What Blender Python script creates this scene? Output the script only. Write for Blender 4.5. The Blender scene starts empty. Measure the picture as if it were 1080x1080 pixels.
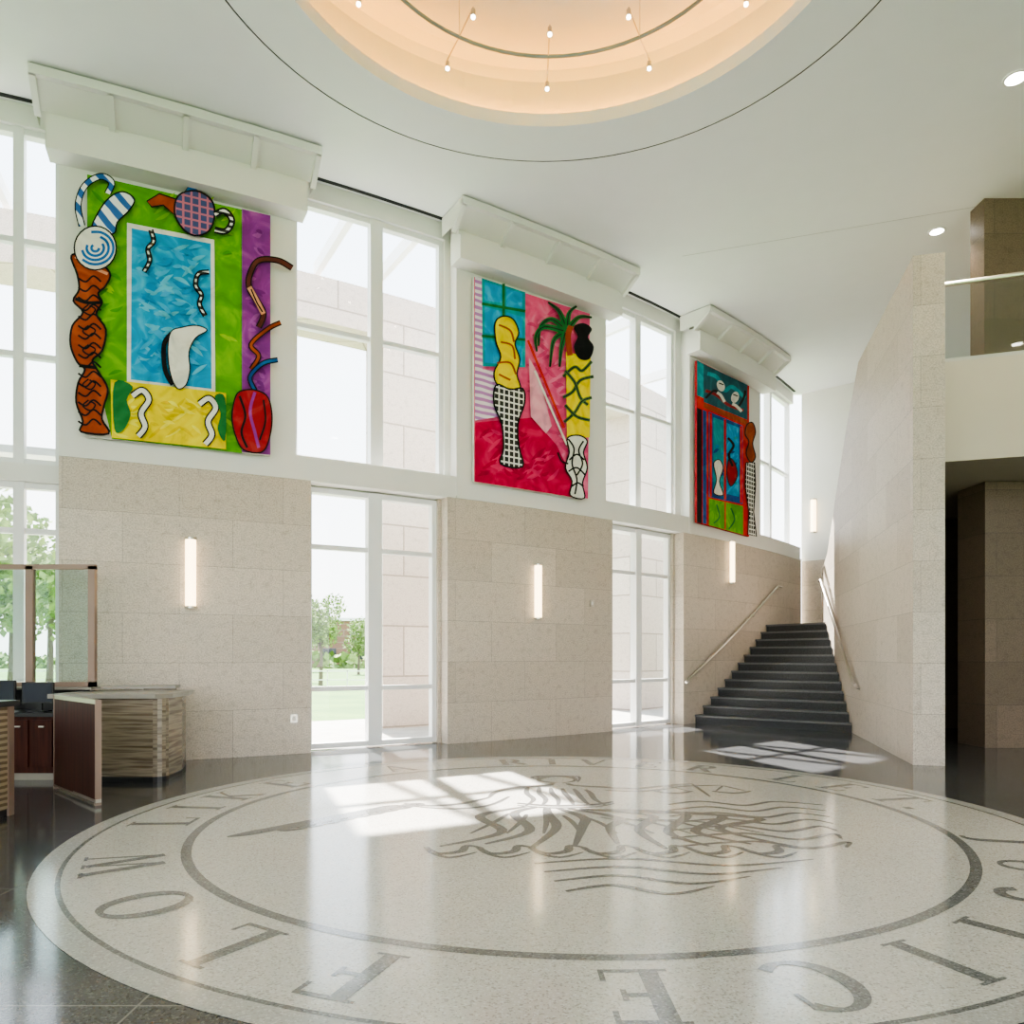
import bpy, math, random
from mathutils import Vector
random.seed(4)
F=790.0; CX=540.0; HY=692.0; H=1.4
C0=(-18.35,39.51); R=32.6
try:
    vs=bpy.context.scene.view_settings; vs.view_transform='AgX'; vs.exposure=0.5
    vs.look='AgX - Medium High Contrast'
except Exception as e: print(e)
# ---------------------------------------------------------------- materials
MC={}
def newmat(name):
    m=bpy.data.materials.new(name); m.use_nodes=True
    nt=m.node_tree; nt.nodes.clear()
    o=nt.nodes.new('ShaderNodeOutputMaterial'); b=nt.nodes.new('ShaderNodeBsdfPrincipled')
    nt.links.new(b.outputs[0],o.inputs[0]); return m,nt,b,o
def N(nt,t,**k):
    n=nt.nodes.new(t)
    for a,v in k.items():
        if a in n.inputs.keys(): n.inputs[a].default_value=v
        else: setattr(n,a,v)
    return n
def ramp(nt,fac,stops):
    r=nt.nodes.new('ShaderNodeValToRGB'); e=r.color_ramp.elements
    e[0].position=stops[0][0]; e[0].color=(*stops[0][1],1)
    e[1].position=stops[-1][0]; e[1].color=(*stops[-1][1],1)
    for p,c in stops[1:-1]:
        x=e.new(p); x.color=(*c,1)
    nt.links.new(fac,r.inputs[0]); return r.outputs[0]
def plain(name,col,rough=.5,metal=0,em=None,es=0,var=.04,scale=3,spec=None):
    if name in MC: return MC[name]
    m,nt,b,o=newmat(name)
    tc=N(nt,'ShaderNodeTexCoord'); nz=N(nt,'ShaderNodeTexNoise',Scale=scale,Detail=4.0)
    nt.links.new(tc.outputs['Object'],nz.inputs['Vector'])
    c=ramp(nt,nz.outputs['Fac'],[(.3,tuple(x*(1-var) for x in col)),(.7,tuple(min(1,x*(1+var)) for x in col))])
    nt.links.new(c,b.inputs['Base Color'])
    b.inputs['Roughness'].default_value=rough; b.inputs['Metallic'].default_value=metal
    if spec is not None: b.inputs['Specular IOR Level'].default_value=spec
    if em: b.inputs['Emission Color'].default_value=(*em,1); b.inputs['Emission Strength'].default_value=es
    MC[name]=m; return m
def stone(name,c1,c2,mort,bw=1.35,rh=.655,msize=.004,rough=.45,nscale=9):
    m,nt,b,o=newmat(name)
    uv=N(nt,'ShaderNodeUVMap'); 
    br=N(nt,'ShaderNodeTexBrick'); br.inputs['Scale'].default_value=1
    br.inputs['Brick Width'].default_value=bw; br.inputs['Row Height'].default_value=rh
    br.inputs['Mortar Size'].default_value=msize; br.inputs['Mortar Smooth'].default_value=.3
    br.inputs['Color1'].default_value=(*c1,1); br.inputs['Color2'].default_value=(*c2,1); br.inputs['Mortar'].default_value=(*mort,1)
    nt.links.new(uv.outputs[0],br.inputs['Vector'])
    nz=N(nt,'ShaderNodeTexNoise',Scale=float(nscale),Detail=8.0,Roughness=.7); nt.links.new(uv.outputs[0],nz.inputs['Vector'])
    r=ramp(nt,nz.outputs['Fac'],[(.3,(.76,.74,.72)),(.5,(1,1,1)),(.72,(1.0,.98,.95))])
    mx=N(nt,'ShaderNodeMixRGB',blend_type='MULTIPLY'); mx.inputs[0].default_value=.95
    nt.links.new(br.outputs['Color'],mx.inputs[1]); nt.links.new(r,mx.inputs[2])
    nz2=N(nt,'ShaderNodeTexNoise',Scale=55.0,Detail=4.0); nt.links.new(uv.outputs[0],nz2.inputs['Vector'])
    r2=ramp(nt,nz2.outputs['Fac'],[(.38,(.70,.68,.66)),(.58,(1,1,1))])
    mx2=N(nt,'ShaderNodeMixRGB',blend_type='MULTIPLY'); mx2.inputs[0].default_value=.9
    nt.links.new(mx.outputs[0],mx2.inputs[1]); nt.links.new(r2,mx2.inputs[2])
    nt.links.new(mx2.outputs[0],b.inputs['Base Color'])
    b.inputs['Roughness'].default_value=rough; MC[name]=m; return m
def terrazzo(name,base,chips,seam=None,rough=.12):
    m,nt,b,o=newmat(name)
    tc=N(nt,'ShaderNodeTexCoord')
    v=N(nt,'ShaderNodeTexVoronoi',Scale=110.0); nt.links.new(tc.outputs['Object'],v.inputs['Vector'])
    sx=N(nt,'ShaderNodeSeparateColor'); nt.links.new(v.outputs['Color'],sx.inputs[0])
    c=ramp(nt,sx.outputs[0],[(0,chips[0]),(.10,chips[0]),(.2,base),(.82,base),(.9,chips[1])])
    nz=N(nt,'ShaderNodeTexNoise',Scale=.8,Detail=4.0); nt.links.new(tc.outputs['Object'],nz.inputs['Vector'])
    r=ramp(nt,nz.outputs['Fac'],[(.3,(.93,.93,.93)),(.7,(1,1,1))])
    mx=N(nt,'ShaderNodeMixRGB',blend_type='MULTIPLY'); mx.inputs[0].default_value=1
    nt.links.new(c,mx.inputs[1]); nt.links.new(r,mx.inputs[2]); out=mx.outputs[0]
    if seam:
        br=N(nt,'ShaderNodeTexBrick',offset=0.0); br.inputs['Scale'].default_value=1
        br.inputs['Brick Width'].default_value=1.5; br.inputs['Row Height'].default_value=1.5; br.inputs['Mortar Size'].default_value=.005
        nt.links.new(tc.outputs['Object'],br.inputs['Vector'])
        m2=N(nt,'ShaderNodeMixRGB'); nt.links.new(br.outputs['Fac'],m2.inputs[0]); nt.links.new(out,m2.inputs[1]); m2.inputs[2].default_value=(*seam,1); out=m2.outputs[0]
    nt.links.new(out,b.inputs['Base Color'])
    b.inputs['Roughness'].default_value=rough; b.inputs['IOR'].default_value=1.65; MC[name]=m; return m
def glass(name,tint=(1,1,1),refl=.06):
    if name in MC: return MC[name]
    m=bpy.data.materials.new(name); m.use_nodes=True; nt=m.node_tree; nt.nodes.clear()
    o=N(nt,'ShaderNodeOutputMaterial'); t=N(nt,'ShaderNodeBsdfTransparent'); t.inputs[0].default_value=(*tint,1)
    g=N(nt,'ShaderNodeBsdfGlossy'); g.inputs['Roughness'].default_value=.02
    mx=N(nt,'ShaderNodeMixShader'); mx.inputs[0].default_value=refl
    nt.links.new(t.outputs[0],mx.inputs[1]); nt.links.new(g.outputs[0],mx.inputs[2]); nt.links.new(mx.outputs[0],o.inputs[0])
    MC[name]=m; return m
def paint(name,c,c2=None,scale=2.6):
    name='paint_'+name
    if name in MC: return MC[name]
    m,nt,b,o=newmat(name)
    if c2 is None: c2=tuple(min(1,x*1.25+.02) for x in c)
    c2=tuple(a*.45+b_*.55 for a,b_ in zip(c,c2))
    tc=N(nt,'ShaderNodeTexCoord'); nz=N(nt,'ShaderNodeTexNoise',Scale=float(scale),Detail=6.0,Distortion=1.6)
    nt.links.new(tc.outputs['Object'],nz.inputs['Vector'])
    cc=ramp(nt,nz.outputs['Fac'],[(.32,tuple(x*.78 for x in c)),(.5,c),(.68,c2)])
    nt.links.new(cc,b.inputs['Base Color']); b.inputs['Roughness'].default_value=.7; b.inputs['Specular IOR Level'].default_value=.2; MC[name]=m; return m
def pattern(name,kind,c1,c2,scale):
    name='pattern_'+name
    if name in MC: return MC[name]
    m,nt,b,o=newmat(name); uv=N(nt,'ShaderNodeUVMap')
    if kind=='plaid':
        br=N(nt,'ShaderNodeTexBrick',offset=0.0); br.inputs['Scale'].default_value=scale
        br.inputs['Brick Width'].default_value=.5; br.inputs['Row Height'].default_value=.5; br.inputs['Mortar Size'].default_value=.07
        br.inputs['Color1'].default_value=(*c1,1); br.inputs['Color2'].default_value=(*c1,1); br.inputs['Mortar'].default_value=(*c2,1)
        nt.links.new(uv.outputs[0],br.inputs['Vector']); col=br.outputs[0]
    else:
        t=N(nt,'ShaderNodeTexWave',Scale=float(scale),Distortion=(1.5 if kind!='v' else .2)); 
        t.bands_direction='X' if kind=='v' else ('Y' if kind=='h' else 'DIAGONAL')
        nt.links.new(uv.outputs[0],t.inputs[0]); col=ramp(nt,t.outputs['Fac'],[(.46,c1),(.54,c2)])
    nt.links.new(col,b.inputs['Base Color']); b.inputs['Roughness'].default_value=.6; MC[name]=m; return m

WHITE=plain('white_paint_plaster',(.80,.785,.75),.6,var=.01)
BEIGE=plain('beige_paint_plaster',(.62,.55,.44),.6,var=.01)
CEIL=plain('ceiling_white_plaster',(.84,.845,.85),.7,var=.01)
FRAME=plain('white_window_frame',(.82,.82,.82),.4,var=.01)
STONE=stone('limestone_panels',(.70,.615,.53),(.60,.52,.44),(.40,.35,.30))
STONEB=stone('brown_stone_panels',(.25,.18,.13),(.20,.145,.10),(.12,.09,.07))  # brown stone, with the dimness of the passage put into its colour
EXST=stone('exterior_stone',(.62,.54,.50),(.54,.46,.42),(.3,.25,.22),bw=3,rh=1.0,msize=.02)
GRAN=plain('dark_granite',(.05,.052,.058),.4,var=.5,scale=60)
GRANL=plain('granite_nosing',(.16,.16,.17),.35,var=.3,scale=60)
STEEL=plain('brushed_steel',(.62,.58,.52),.28,1)
BRONZE=plain('bronze_frame',(.30,.21,.17),.4,.3)
DARK=plain('black_plastic',(.02,.02,.022),.3)
SLOT=plain('slot_black',(.02,.02,.02),.8)
GROOVE=plain('groove_grey',(.10,.10,.10),.8)
GL=glass('window_glass',(.97,.99,1),.05)
GLG=glass('screen_clear_glass',(.84,.92,.90),.05)
GLB=glass('balustrade_clear_glass',(.93,.95,.94),.05)
# ---------------------------------------------------------------- mesh builder
class M:
    def __init__(s,name): s.name=name; s.v=[]; s.f=[]; s.mi=[]; s.uv=[]; s.mats=[]
    def m(s,mat):
        if mat not in s.mats: s.mats.append(mat)
        return s.mats.index(mat)
    def face(s,pts,mat,uvs=None):
        pts=[Vector(p) for p in pts]; k=len(s.v); s.v+=pts; s.f.append(list(range(k,k+len(pts)))); s.mi.append(s.m(mat))
        if uvs is None:
            n=Vector((0,0,0))
            for i in range(len(pts)):
                a=pts[i]; b=pts[(i+1)%len(pts)]
                n+=Vector(((a.y-b.y)*(a.z+b.z),(a.z-b.z)*(a.x+b.x),(a.x-b.x)*(a.y+b.y)))
            if n.length>0: n.normalize()
            if abs(n.z)>.7: uvs=[(p.x,p.y) for p in pts]
            else:
                t=Vector((-n.y,n.x,0)); t.normalize()
                if t.x<0 or (abs(t.x)<1e-6 and t.y<0): t=-t
                uvs=[(p.dot(t)+50,p.z) for p in pts]
        s.uv.append(uvs)
    def prism(s,poly,z0,z1,mat,side=None,bottom=True):
        side=side or mat; n=len(poly)
        s.face([(x,y,z1) for x,y in poly],mat)
        if bottom: s.face([(x,y,z0) for x,y in reversed(poly)],mat)
        for i in range(n):
            a=poly[i]; b=poly[(i+1)%n]
            s.face([(a[0],a[1],z0),(b[0],b[1],z0),(b[0],b[1],z1),(a[0],a[1],z1)],side)
    def box(s,x0,x1,y0,y1,z0,z1,mat): s.prism([(x0,y0),(x1,y0),(x1,y1),(x0,y1)],z0,z1,mat)
    def wall(s,p0,p1,t,z0,z1,mat):
        d=Vector((p1[0]-p0[0],p1[1]-p0[1])); d.normalize(); n=Vector((-d.y,d.x))*t
        s.prism([tuple(p0),tuple(p1),(p1[0]+n.x,p1[1]+n.y),(p0[0]+n.x,p0[1]+n.y)],z0,z1,mat)
    def arc(s,a0,a1,o0,o1,z0,z1,mat,n=None):
        if n is None: n=max(1,int(abs(a1-a0)*R/.5))
        L=[a0+(a1-a0)*i/n for i in range(n+1)]
        P=lambda a,o,z:(C0[0]+(R+o)*math.cos(a),C0[1]+(R+o)*math.sin(a),z)
        for i in range(n):
            a,b=L[i],L[i+1]; ua,ub=(a+2)*R,(b+2)*R
            s.face([P(a,o0,z0),P(b,o0,z0),P(b,o0,z1),P(a,o0,z1)],mat,[(ua,z0),(ub,z0),(ub,z1),(ua,z1)])
            s.face([P(b,o1,z0),P(a,o1,z0),P(a,o1,z1),P(b,o1,z1)],mat,[(ub,z0),(ua,z0),(ua,z1),(ub,z1)])
            s.face([P(a,o0,z1),P(b,o0,z1),P(b,o1,z1),P(a,o1,z1)],mat)
            s.face([P(a,o1,z0),P(b,o1,z0),P(b,o0,z0),P(a,o0,z0)],mat)
        for a in (a0,a1):
            s.face([P(a,o0,z0),P(a,o1,z0),P(a,o1,z1),P(a,o0,z1)],mat,[(o0+.3,z0),(o1+.3,z0),(o1+.3,z1),(o0+.3,z1)])
    def tube(s,path,r,mat,n=10,caps=True):
        path=[Vector(p) for p in path]; rings=[]
        for i,p in enumerate(path):
            d=(path[min(i+1,len(path)-1)]-path[max(i-1,0)]).normalized()
            u=d.cross(Vector((0,0,1)));  u=u.normalized() if u.length>1e-3 else Vector((1,0,0)); w=d.cross(u)
            rr=r[i] if isinstance(r,(list,tuple)) else r
            rings.append([p+(u*math.cos(2*math.pi*k/n)+w*math.sin(2*math.pi*k/n))*rr for k in range(n)])
        for i in range(len(rings)-1):
            for k in range(n):
                s.face([rings[i][k],rings[i][(k+1)%n],rings[i+1][(k+1)%n],rings[i+1][k]],mat)
        if caps: s.face(rings[0],mat); s.face(rings[-1],mat)
    def lathe(s,cx,cy,prof,mats,n=96):
        for i in range(len(prof)-1):
            (r0,z0),(r1,z1)=prof[i],prof[i+1]; mt=mats[i] if isinstance(mats,list) else mats
            for k in range(n):
                a=2*math.pi*k/n; b=2*math.pi*(k+1)/n
                q=[(cx+r0*math.cos(a),cy+r0*math.sin(a),z0),(cx+r0*math.cos(b),cy+r0*math.sin(b),z0),(cx+r1*math.cos(b),cy+r1*math.sin(b),z1),(cx+r1*math.cos(a),cy+r1*math.sin(a),z1)]
                if r1<1e-5: q=q[:3]
                if r0<1e-5: q=[q[0],q[2],q[3]]
                s.face(q,mt)
    def build(s,smooth=False,parent=None,merge=False):
        me=bpy.data.meshes.new(s.name); me.from_pydata([tuple(p) for p in s.v],[],s.f)
        for mt in s.mats: me.materials.append(mt)
        for p,mi in zip(me.polygons,s.mi): p.material_index=mi; p.use_smooth=smooth
        uvl=me.uv_layers.new(name='UVMap'); k=0
        for u in s.uv:
            for c in u: uvl.data[k].uv=c; k+=1
        ob=bpy.data.objects.new(s.name,me); bpy.context.collection.objects.link(ob)
        if parent: ob.parent=parent
        return ob
# ---------------------------------------------------------------- wall geometry helpers
def hit(col,off=0):
    t=(col-CX)/F; r=R+off; A=t*t+1; B=-2*(t*C0[0]+C0[1]); C=C0[0]**2+C0[1]**2-r*r
    Z=(-B-math.sqrt(max(0,B*B-4*A*C)))/(2*A); return (t*Z,Z)
def phi(col,off=0):
    x,y=hit(col,off); return math.atan2(y-C0[1],x-C0[0])
def WP(a,off,z): return (C0[0]+(R+off)*math.cos(a),C0[1]+(R+off)*math.sin(a),z)
CH=8.4; ST=3.93; SILL=4.28; HEAD=8.13; GO=-.33
A62,A328,A312,A470,A480=phi(62),phi(328),phi(312),phi(472),phi(482)
A645,A640,A720,A727,A803,AEND=phi(646),phi(640),phi(721),phi(728),phi(803),phi(845)
AW0=A62-2.7/R; AP0=AW0-3.0/R
w=M('wall_window_side')
for a0,a1 in ((AP0,AW0),(A62,A328),(A470,A645),(A720,AEND)):
    w.arc(a0,a1,0,-.45,0,ST,STONE)
for a0,a1 in ((AP0,AW0),(A62,A312),(A480,A640),(A727,A803)):
    w.arc(a0,a1,-.02,-.45,ST,CH,WHITE)
for a0,a1,b0,b1 in ((A312,A480,A328,A470),(A640,A727,A645,A720)):
    w.arc(a0,a1,-.03,-.45,ST-.0,SILL,WHITE)
    w.arc(a0,a1,-.22,-.45,HEAD,CH,WHITE)
w.arc(AW0,A62,-.22,-.45,HEAD,CH,WHITE); w.arc(AW0,A62,-.2,-.45,3.62,3.84,WHITE)
w.arc(A803,AEND,-.02,-.45,ST,SILL,WHITE); w.arc(A803,AEND,-.2,-.45,HEAD,CH,WHITE)
w.build()
t=M('trim_1')
for a0,a1 in ((A62,A312),(A480,A640),(A727,AEND)): t.arc(a0,a1,.012,-.02,ST+.0,ST+.035,WHITE)
t.build()
def window(name,a0,a1,z0,z1,mull,trans,mw=.2,off=GO,fw=.08):
    m=M(name); da=1/R
    m.arc(a0,a0+fw*da,off+.05,off-.07,z0,z1,FRAME); m.arc(a1-fw*da,a1,off+.05,off-.07,z0,z1,FRAME)
    m.arc(a0,a1,off+.05,off-.07,z1-fw,z1,FRAME); m.arc(a0,a1,off+.05,off-.07,z0,z0+fw,FRAME)
    for f in mull:
        am=a0+(a1-a0)*f; m.arc(am-mw/2*da,am+mw/2*da,off+.07,off-.09,z0,z1,FRAME)
    for z in trans: m.arc(a0,a1,off+.04,off-.06,z-.035,z+.035,FRAME)
    n=6
    for i in range(n):
        p,q=a0+(a1-a0)*i/n,a0+(a1-a0)*(i+1)/n
        m.face([WP(p,off,z0),WP(q,off,z0),WP(q,off,z1),WP(p,off,z1)],GL)
    return m.build()
window('window_1',A312,phi(466,GO),SILL,HEAD,[.53],[6.28])
x=M('trim_2')
x.arc(phi(466,GO),A480+.002,GO+.1,-.44,SILL,HEAD,WHITE); x.arc(phi(708,GO),A727+.002,GO+.1,-.44,SILL,HEAD,WHITE); x.build()
window('window_2',A328,phi(459,GO),.02,ST-.02,[.5],[3.03,.91],mw=.22)
window('window_3',A640,phi(708,GO),SILL,HEAD,[.5],[6.2],mw=.16)
window('window_4',A645,phi(705,GO),.02,ST-.02,[.5],[3.03,.91],mw=.16)
x=M('trim_3'); x.arc(phi(459,GO),A470+.002,GO+.1,-.44,0,ST,STONE); x.arc(phi(705,GO),A720+.002,GO+.1,-.44,0,ST,STONE); x.build()
window('window_5',A803,AEND-.002,SILL,HEAD,[.45],[6.2],mw=.12)
window('window_6',AW0,A62,3.84,HEAD,[.12,.46,.82],[6.7,5.25],mw=.12)
window('window_7',AW0,A62,.02,3.62,[.46,.82],[3.0],mw=.12)
for a0,a1 in ((AW0,phi(36)),(phi(318),phi(477)),(phi(649),phi(727)),(phi(813),phi(843))):
    s=M('ceiling_slot_diffuser'); s.arc(a0,a1,-.09,-.15,CH-.012,CH+.02,SLOT); s.build()
for a0,a1 in ((AP0,AW0),(A62,A312),(A480,A640),(A727,A803)):
    c=M('wall_cornice'); e=.1/R; e2=.22/R
    c.arc(a0-e,a1+e,.30,-.02,7.62,8.0,WHITE)
    c.arc(a0-e,a1+e,.24,-.02,8.0,8.1,WHITE)
    c.arc(a0-e2,a1+e2,.62,.54,8.27,8.38,WHITE)
    nn=6
    A=[a0-e2+(a1-a0+2*e2)*i/nn for i in range(nn+1)]
    for i in range(nn):
        p,q=A[i],A[i+1]
        c.face([WP(p,.24,8.08),WP(q,.24,8.08),WP(q,.56,8.30),WP(p,.56,8.30)],WHITE)
        c.face([WP(p,-.02,8.37),WP(q,-.02,8.37),WP(q,.6,8.37),WP(p,.6,8.37)],WHITE)
    for p in (a0-e2,a1+e2):
        c.face([WP(p,-.1,8.08),WP(p,.24,8.08),WP(p,.6,8.29),WP(p,.6,8.38),WP(p,-.1,8.38)],WHITE)
    for k in range(5):
        am=a0-e2+(a1-a0+2*e2)*k/4; h=.035/R; am=min(max(am,a0-e2+h),a1+e2-h)
        for (p) in (am-h,am+h):
            c.face([WP(p,.24,8.0),WP(p,.6,8.25),WP(p,.6,8.32),WP(p,.24,8.1)],WHITE)
        c.face([WP(am-h,.24,8.0),WP(am+h,.24,8.0),WP(am+h,.6,8.25),WP(am-h,.6,8.25)],WHITE)
    c.build()
# ---------------------------------------------------------------- end wall, other room walls
E0=(7.73,20.0); E1=(14.5,14.43)
w=M('wall_end'); w.wall(E0,E1,.3,0,ST,STONE); w.wall(E0,E1,.3,ST,CH,WHITE); w.build()
w=M('wall_right'); w.wall((14.5,14.6),(14.5,-6),.3,0,CH,WHITE); w.build()
pL=WP(AP0,0,0)
w=M('wall_left'); w.wall((-12.5,-6),(pL[0]-.0,pL[1]),.3,0,CH,WHITE); w.build()
w=M('wall_back')  # unseen back side, left open between posts so sky light fills the room
for i in range(8):
    xx=-12.5+i*27/7; w.box(xx-.3,xx+.3,-6.3,-5.9,0,CH,WHITE)
w.box(-12.5,14.5,-6.3,-5.9,7.9,CH,WHITE); w.box(-12.5,14.5,-6.3,-5.9,3.9,4.2,WHITE); w.build()
# ---------------------------------------------------------------- room polygon
arcpts=[WP(AP0+(AEND-AP0)*i/60,-.40,0)[:2] for i in range(61)]
room=arcpts+[(7.9,20.1),(14.6,14.5),(14.6,-6.2),(-12.6,-6.2)]
FLD=terrazzo('dark_terrazzo',(.075,.075,.08),((.04,.04,.04),(.13,.13,.13)),seam=(.2,.19,.18),rough=.11)
CREAM=terrazzo('cream_terrazzo',(.62,.59,.54),((.44,.41,.37),(.70,.69,.66)),rough=.13)
GREY=terrazzo('grey_terrazzo',(.20,.195,.19),((.13,.13,.13),(.3,.3,.3)),rough=.13)
EMB=terrazzo('emblem_terrazzo',(.15,.145,.14),((.10,.10,.10),(.24,.24,.24)),rough=.13)
f=M('floor'); f.prism(room,-.06,0,FLD); f.build()
CC=(.44,6.95)
def raybound(cx,cy,ang,poly):
    dx,dy=math.cos(ang),math.sin(ang); best=1e9
    for i in range(len(poly)):
        ax,ay=poly[i]; bx,by=poly[(i+1)%len(poly)]; ex,ey=bx-ax,by-ay
        den=dx*ey-dy*ex
        if abs(den)<1e-9: continue
        t=((ax-cx)*ey-(ay-cy)*ex)/den; u=((ax-cx)*dy-(ay-cy)*dx)/den
        if t>0 and -1e-6<=u<=1+1e-6: best=min(best,t)
    return best
c=M('ceiling'); n=240
angs=[2*math.pi*i/n for i in range(n)]
for px,py in room[60:]: angs.append(math.atan2(py-CC[1],px-CC[0])%(2*math.pi))
angs=sorted(set(angs)); RG=3.65; RO=2.95
for i in range(len(angs)):
    a=angs[i]; b=angs[(i+1)%len(angs)]
    ra,rb=raybound(*CC,a,room),raybound(*CC,b,room)
    P=lambda r,t,z:(CC[0]+r*math.cos(t),CC[1]+r*math.sin(t),z)
    c.face([P(RG+.009,a,CH),P(RG+.009,b,CH),P(rb,b,CH),P(ra,a,CH)],CEIL)
    c.face([P(ra,a,CH+.35),P(rb,b,CH+.35),P(3.9,b,CH+.35),P(3.9,a,CH+.35)],CEIL)
c.lathe(*CC,[(RG+.009,CH),(RG+.009,CH+.03),(RG-.009,CH+.03),(RG-.009,CH),(RO,CH),(RO,CH+.17),(RO+.03,CH+.19),(3.36,CH+.19),(3.36,CH+.9),(3.30,CH+1.02),(3.16,CH+1.08),(0,CH+1.10)],
  [GROOVE,GROOVE,GROOVE,CEIL,CEIL,CEIL,CEIL,CEIL,CEIL,CEIL,CEIL])
c.lathe(*CC,[(3.88,CH+.35),(3.88,CH+1.2),(0,CH+1.2)],CEIL,n=48)
c.prism([(2.98,13.1),(7.4,11.6),(7.4,11.612),(2.98,13.112)],CH-.003,CH-.001,plain('joint_grey',(.55,.55,.55),.8))
c.build()
COVE=plain('warm_cove_led',(1,.6,.2),.5,em=(1,.42,.03),es=44)
cl=M('cove_light_strip'); 
cl.lathe(*CC,[(3.27,CH+.2),(3.27,CH+.34),(3.28,CH+.34),(3.28,CH+.30),(3.31,CH+.30),(3.31,CH+.2)],[DARK,DARK,DARK,COVE,COVE],n=72); cl.build()
tr=M('ring_track_light'); rr=2.12; zz=8.66; n=72
tr.tube([(CC[0]+rr*math.cos(2*math.pi*k/n),CC[1]+rr*math.sin(2*math.pi*k/n),zz) for k in range(n+1)],.02,plain('grey_track',(.22,.27,.30),.4,.2),8)
SPOTM=plain('spot_lens',(1,1,1),.3,em=(1,.95,.85),es=12)
for k in range(12):
    a=2*math.pi*k/12
    bx,by=CC[0]+rr*math.cos(a),CC[1]+rr*math.sin(a)
    for dr,dz in ((.32,-.04),(-.36,.08)):
        ro=rr+dr; ex,ey=CC[0]+ro*math.cos(a),CC[1]+ro*math.sin(a)
        tr.tube([(bx,by,zz),(ex,ey,zz+dz),(ex,ey,zz+dz-.05)],.008,STEEL,6)
        tr.tube([(ex,ey,zz+dz-.03),(ex,ey,zz+dz-.10)],.026,STEEL,8)
        tr.tube([(ex,ey,zz+dz-.10),(ex,ey,zz+dz-.122)],.024,SPOTM,8)
    if k%2==0: tr.tube([(bx,by,zz),(bx,by,CH+1.09)],.004,STEEL,5)
tr.build()
LENS=plain('downlight_lens',(1,1,1),.3,em=(1,.95,.88),es=25)
for x_,y_,r_ in ((6.1,9.07,.11),(7.0,12.34,.10),(9.5,9.5,.1),(-6,3,.11),(6.5,2,.11)):  # last three are out of view, added as interior fill
    d=M('recessed_downlight'); d.lathe(x_,y_,[(r_+.03,CH-.001),(r_+.03,CH-.012),(r_,CH-.012),(r_,CH-.006),(0,CH-.006)],[WHITE,WHITE,WHITE,LENS],n=32); ob=d.build()
    L=bpy.data.lights.new('downlight_lamp','SPOT'); L.energy=160; L.spot_size=1.9; L.spot_blend=.6; L.shadow_soft_size=.1; L.color=(1,.85,.68)
    lo=bpy.data.objects.new('downlight_lamp',L); lo.location=(x_,y_,CH-.05); bpy.context.collection.objects.link(lo); lo.parent=ob
# ---------------------------------------------------------------- fin wall
def FP(Z): return (2.644+.2605*Z,Z)
fin=M('wall_stair_fin'); nx,ny=.968*.37,-.252*.37
prof=[(9.62,0),(9.62,6.54),(13.1,6.54),(14.2,5.75),(15.4,4.7),(16.5,3.65),(17.3,3.35),(17.3,0)]
Lp=[(*FP(Z),z) for Z,z in prof]; Rp=[(x+nx,y+ny,z) for x,y,z in Lp]
fin.face(Lp,STONE); fin.face(Rp[::-1],STONE)
for i in range(len(Lp)):
    j=(i+1)%len(Lp); fin.face([Lp[i],Rp[i],Rp[j],Lp[j]],STONE)
fin.build()
# ---------------------------------------------------------------- stairs
st=M('staircase'); NR=12; RZ=2.15/NR
aB,aT=phi(733),phi(808)
def sl(i): a=aB+(aT-aB)*i/(NR-1); return WP(a,.01,0)[:2]
def sr(i): Z=13.65+(16.55-13.65)*i/(NR-1); p=FP(Z); return (p[0]-.01,p[1])
for i in range(NR):
    l,r=sl(i),sr(i); z=RZ*(i+1)
    d=Vector((l[0]-r[0],l[1]-r[1])); d.normalize(); nn=Vector((d.y,-d.x))
    if nn.y>0: nn=-nn
    nn*=.03
    if i<NR-1: l2,r2=sl(i+1),sr(i+1); poly=[l,r,r2,l2]
    else: poly=[l,r,FP(17.35),(9.5,17.2),(10.5,17.6),(7.75,19.9)]
    st.prism(poly,0,z-.04,GRAN)
    lo_=(l[0]+nn.x,l[1]+nn.y); ro_=(r[0]+nn.x,r[1]+nn.y)
    st.prism([lo_,ro_]+poly[2:],z-.04,z,GRAN,GRANL)
st.build()
def rail(name,pts,off):
    m=M(name); m.tube(pts,.027,STEEL,10)
    k=len(pts)
    for f in (.08,.36,.64,.92):
        idx=f*(k-1); i0=int(idx); p=Vector(pts[i0]).lerp(Vector(pts[min(i0+1,k-1)]),idx-i0)
        q=p+Vector(off(p)); m.tube([p,p+Vector((0,0,-.06)),q+Vector((0,0,-.08))],.009,STEEL,6)
        m.tube([q+Vector((0,0,-.08)),q*.99+p*.01+Vector((0,0,-.08))],.03,STEEL,10)
    return m.build(smooth=False)
a0,a1=phi(723),phi(817)
pts=[WP(a0-.1/R,.08,.86)]+[WP(a0+(a1-a0)*i/10,.08,.93+(3.1-.93)*i/10) for i in range(11)]+[WP(a1+.25/R,.08,3.1)]
def offw(p):
    v=Vector((C0[0]-p.x,C0[1]-p.y,0)); v.normalize(); return v*.08
rail('stair_handrail',pts,offw)
fn=Vector((-.968,.252,0))
pts=[Vector((*FP(Z),z))+fn*.08 for Z,z in ((12.95,.9),(13.15,.93),(16.9,3.12),(17.2,3.12))]
rail('stair_handrail',pts,lambda p:-fn*.08)
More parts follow.
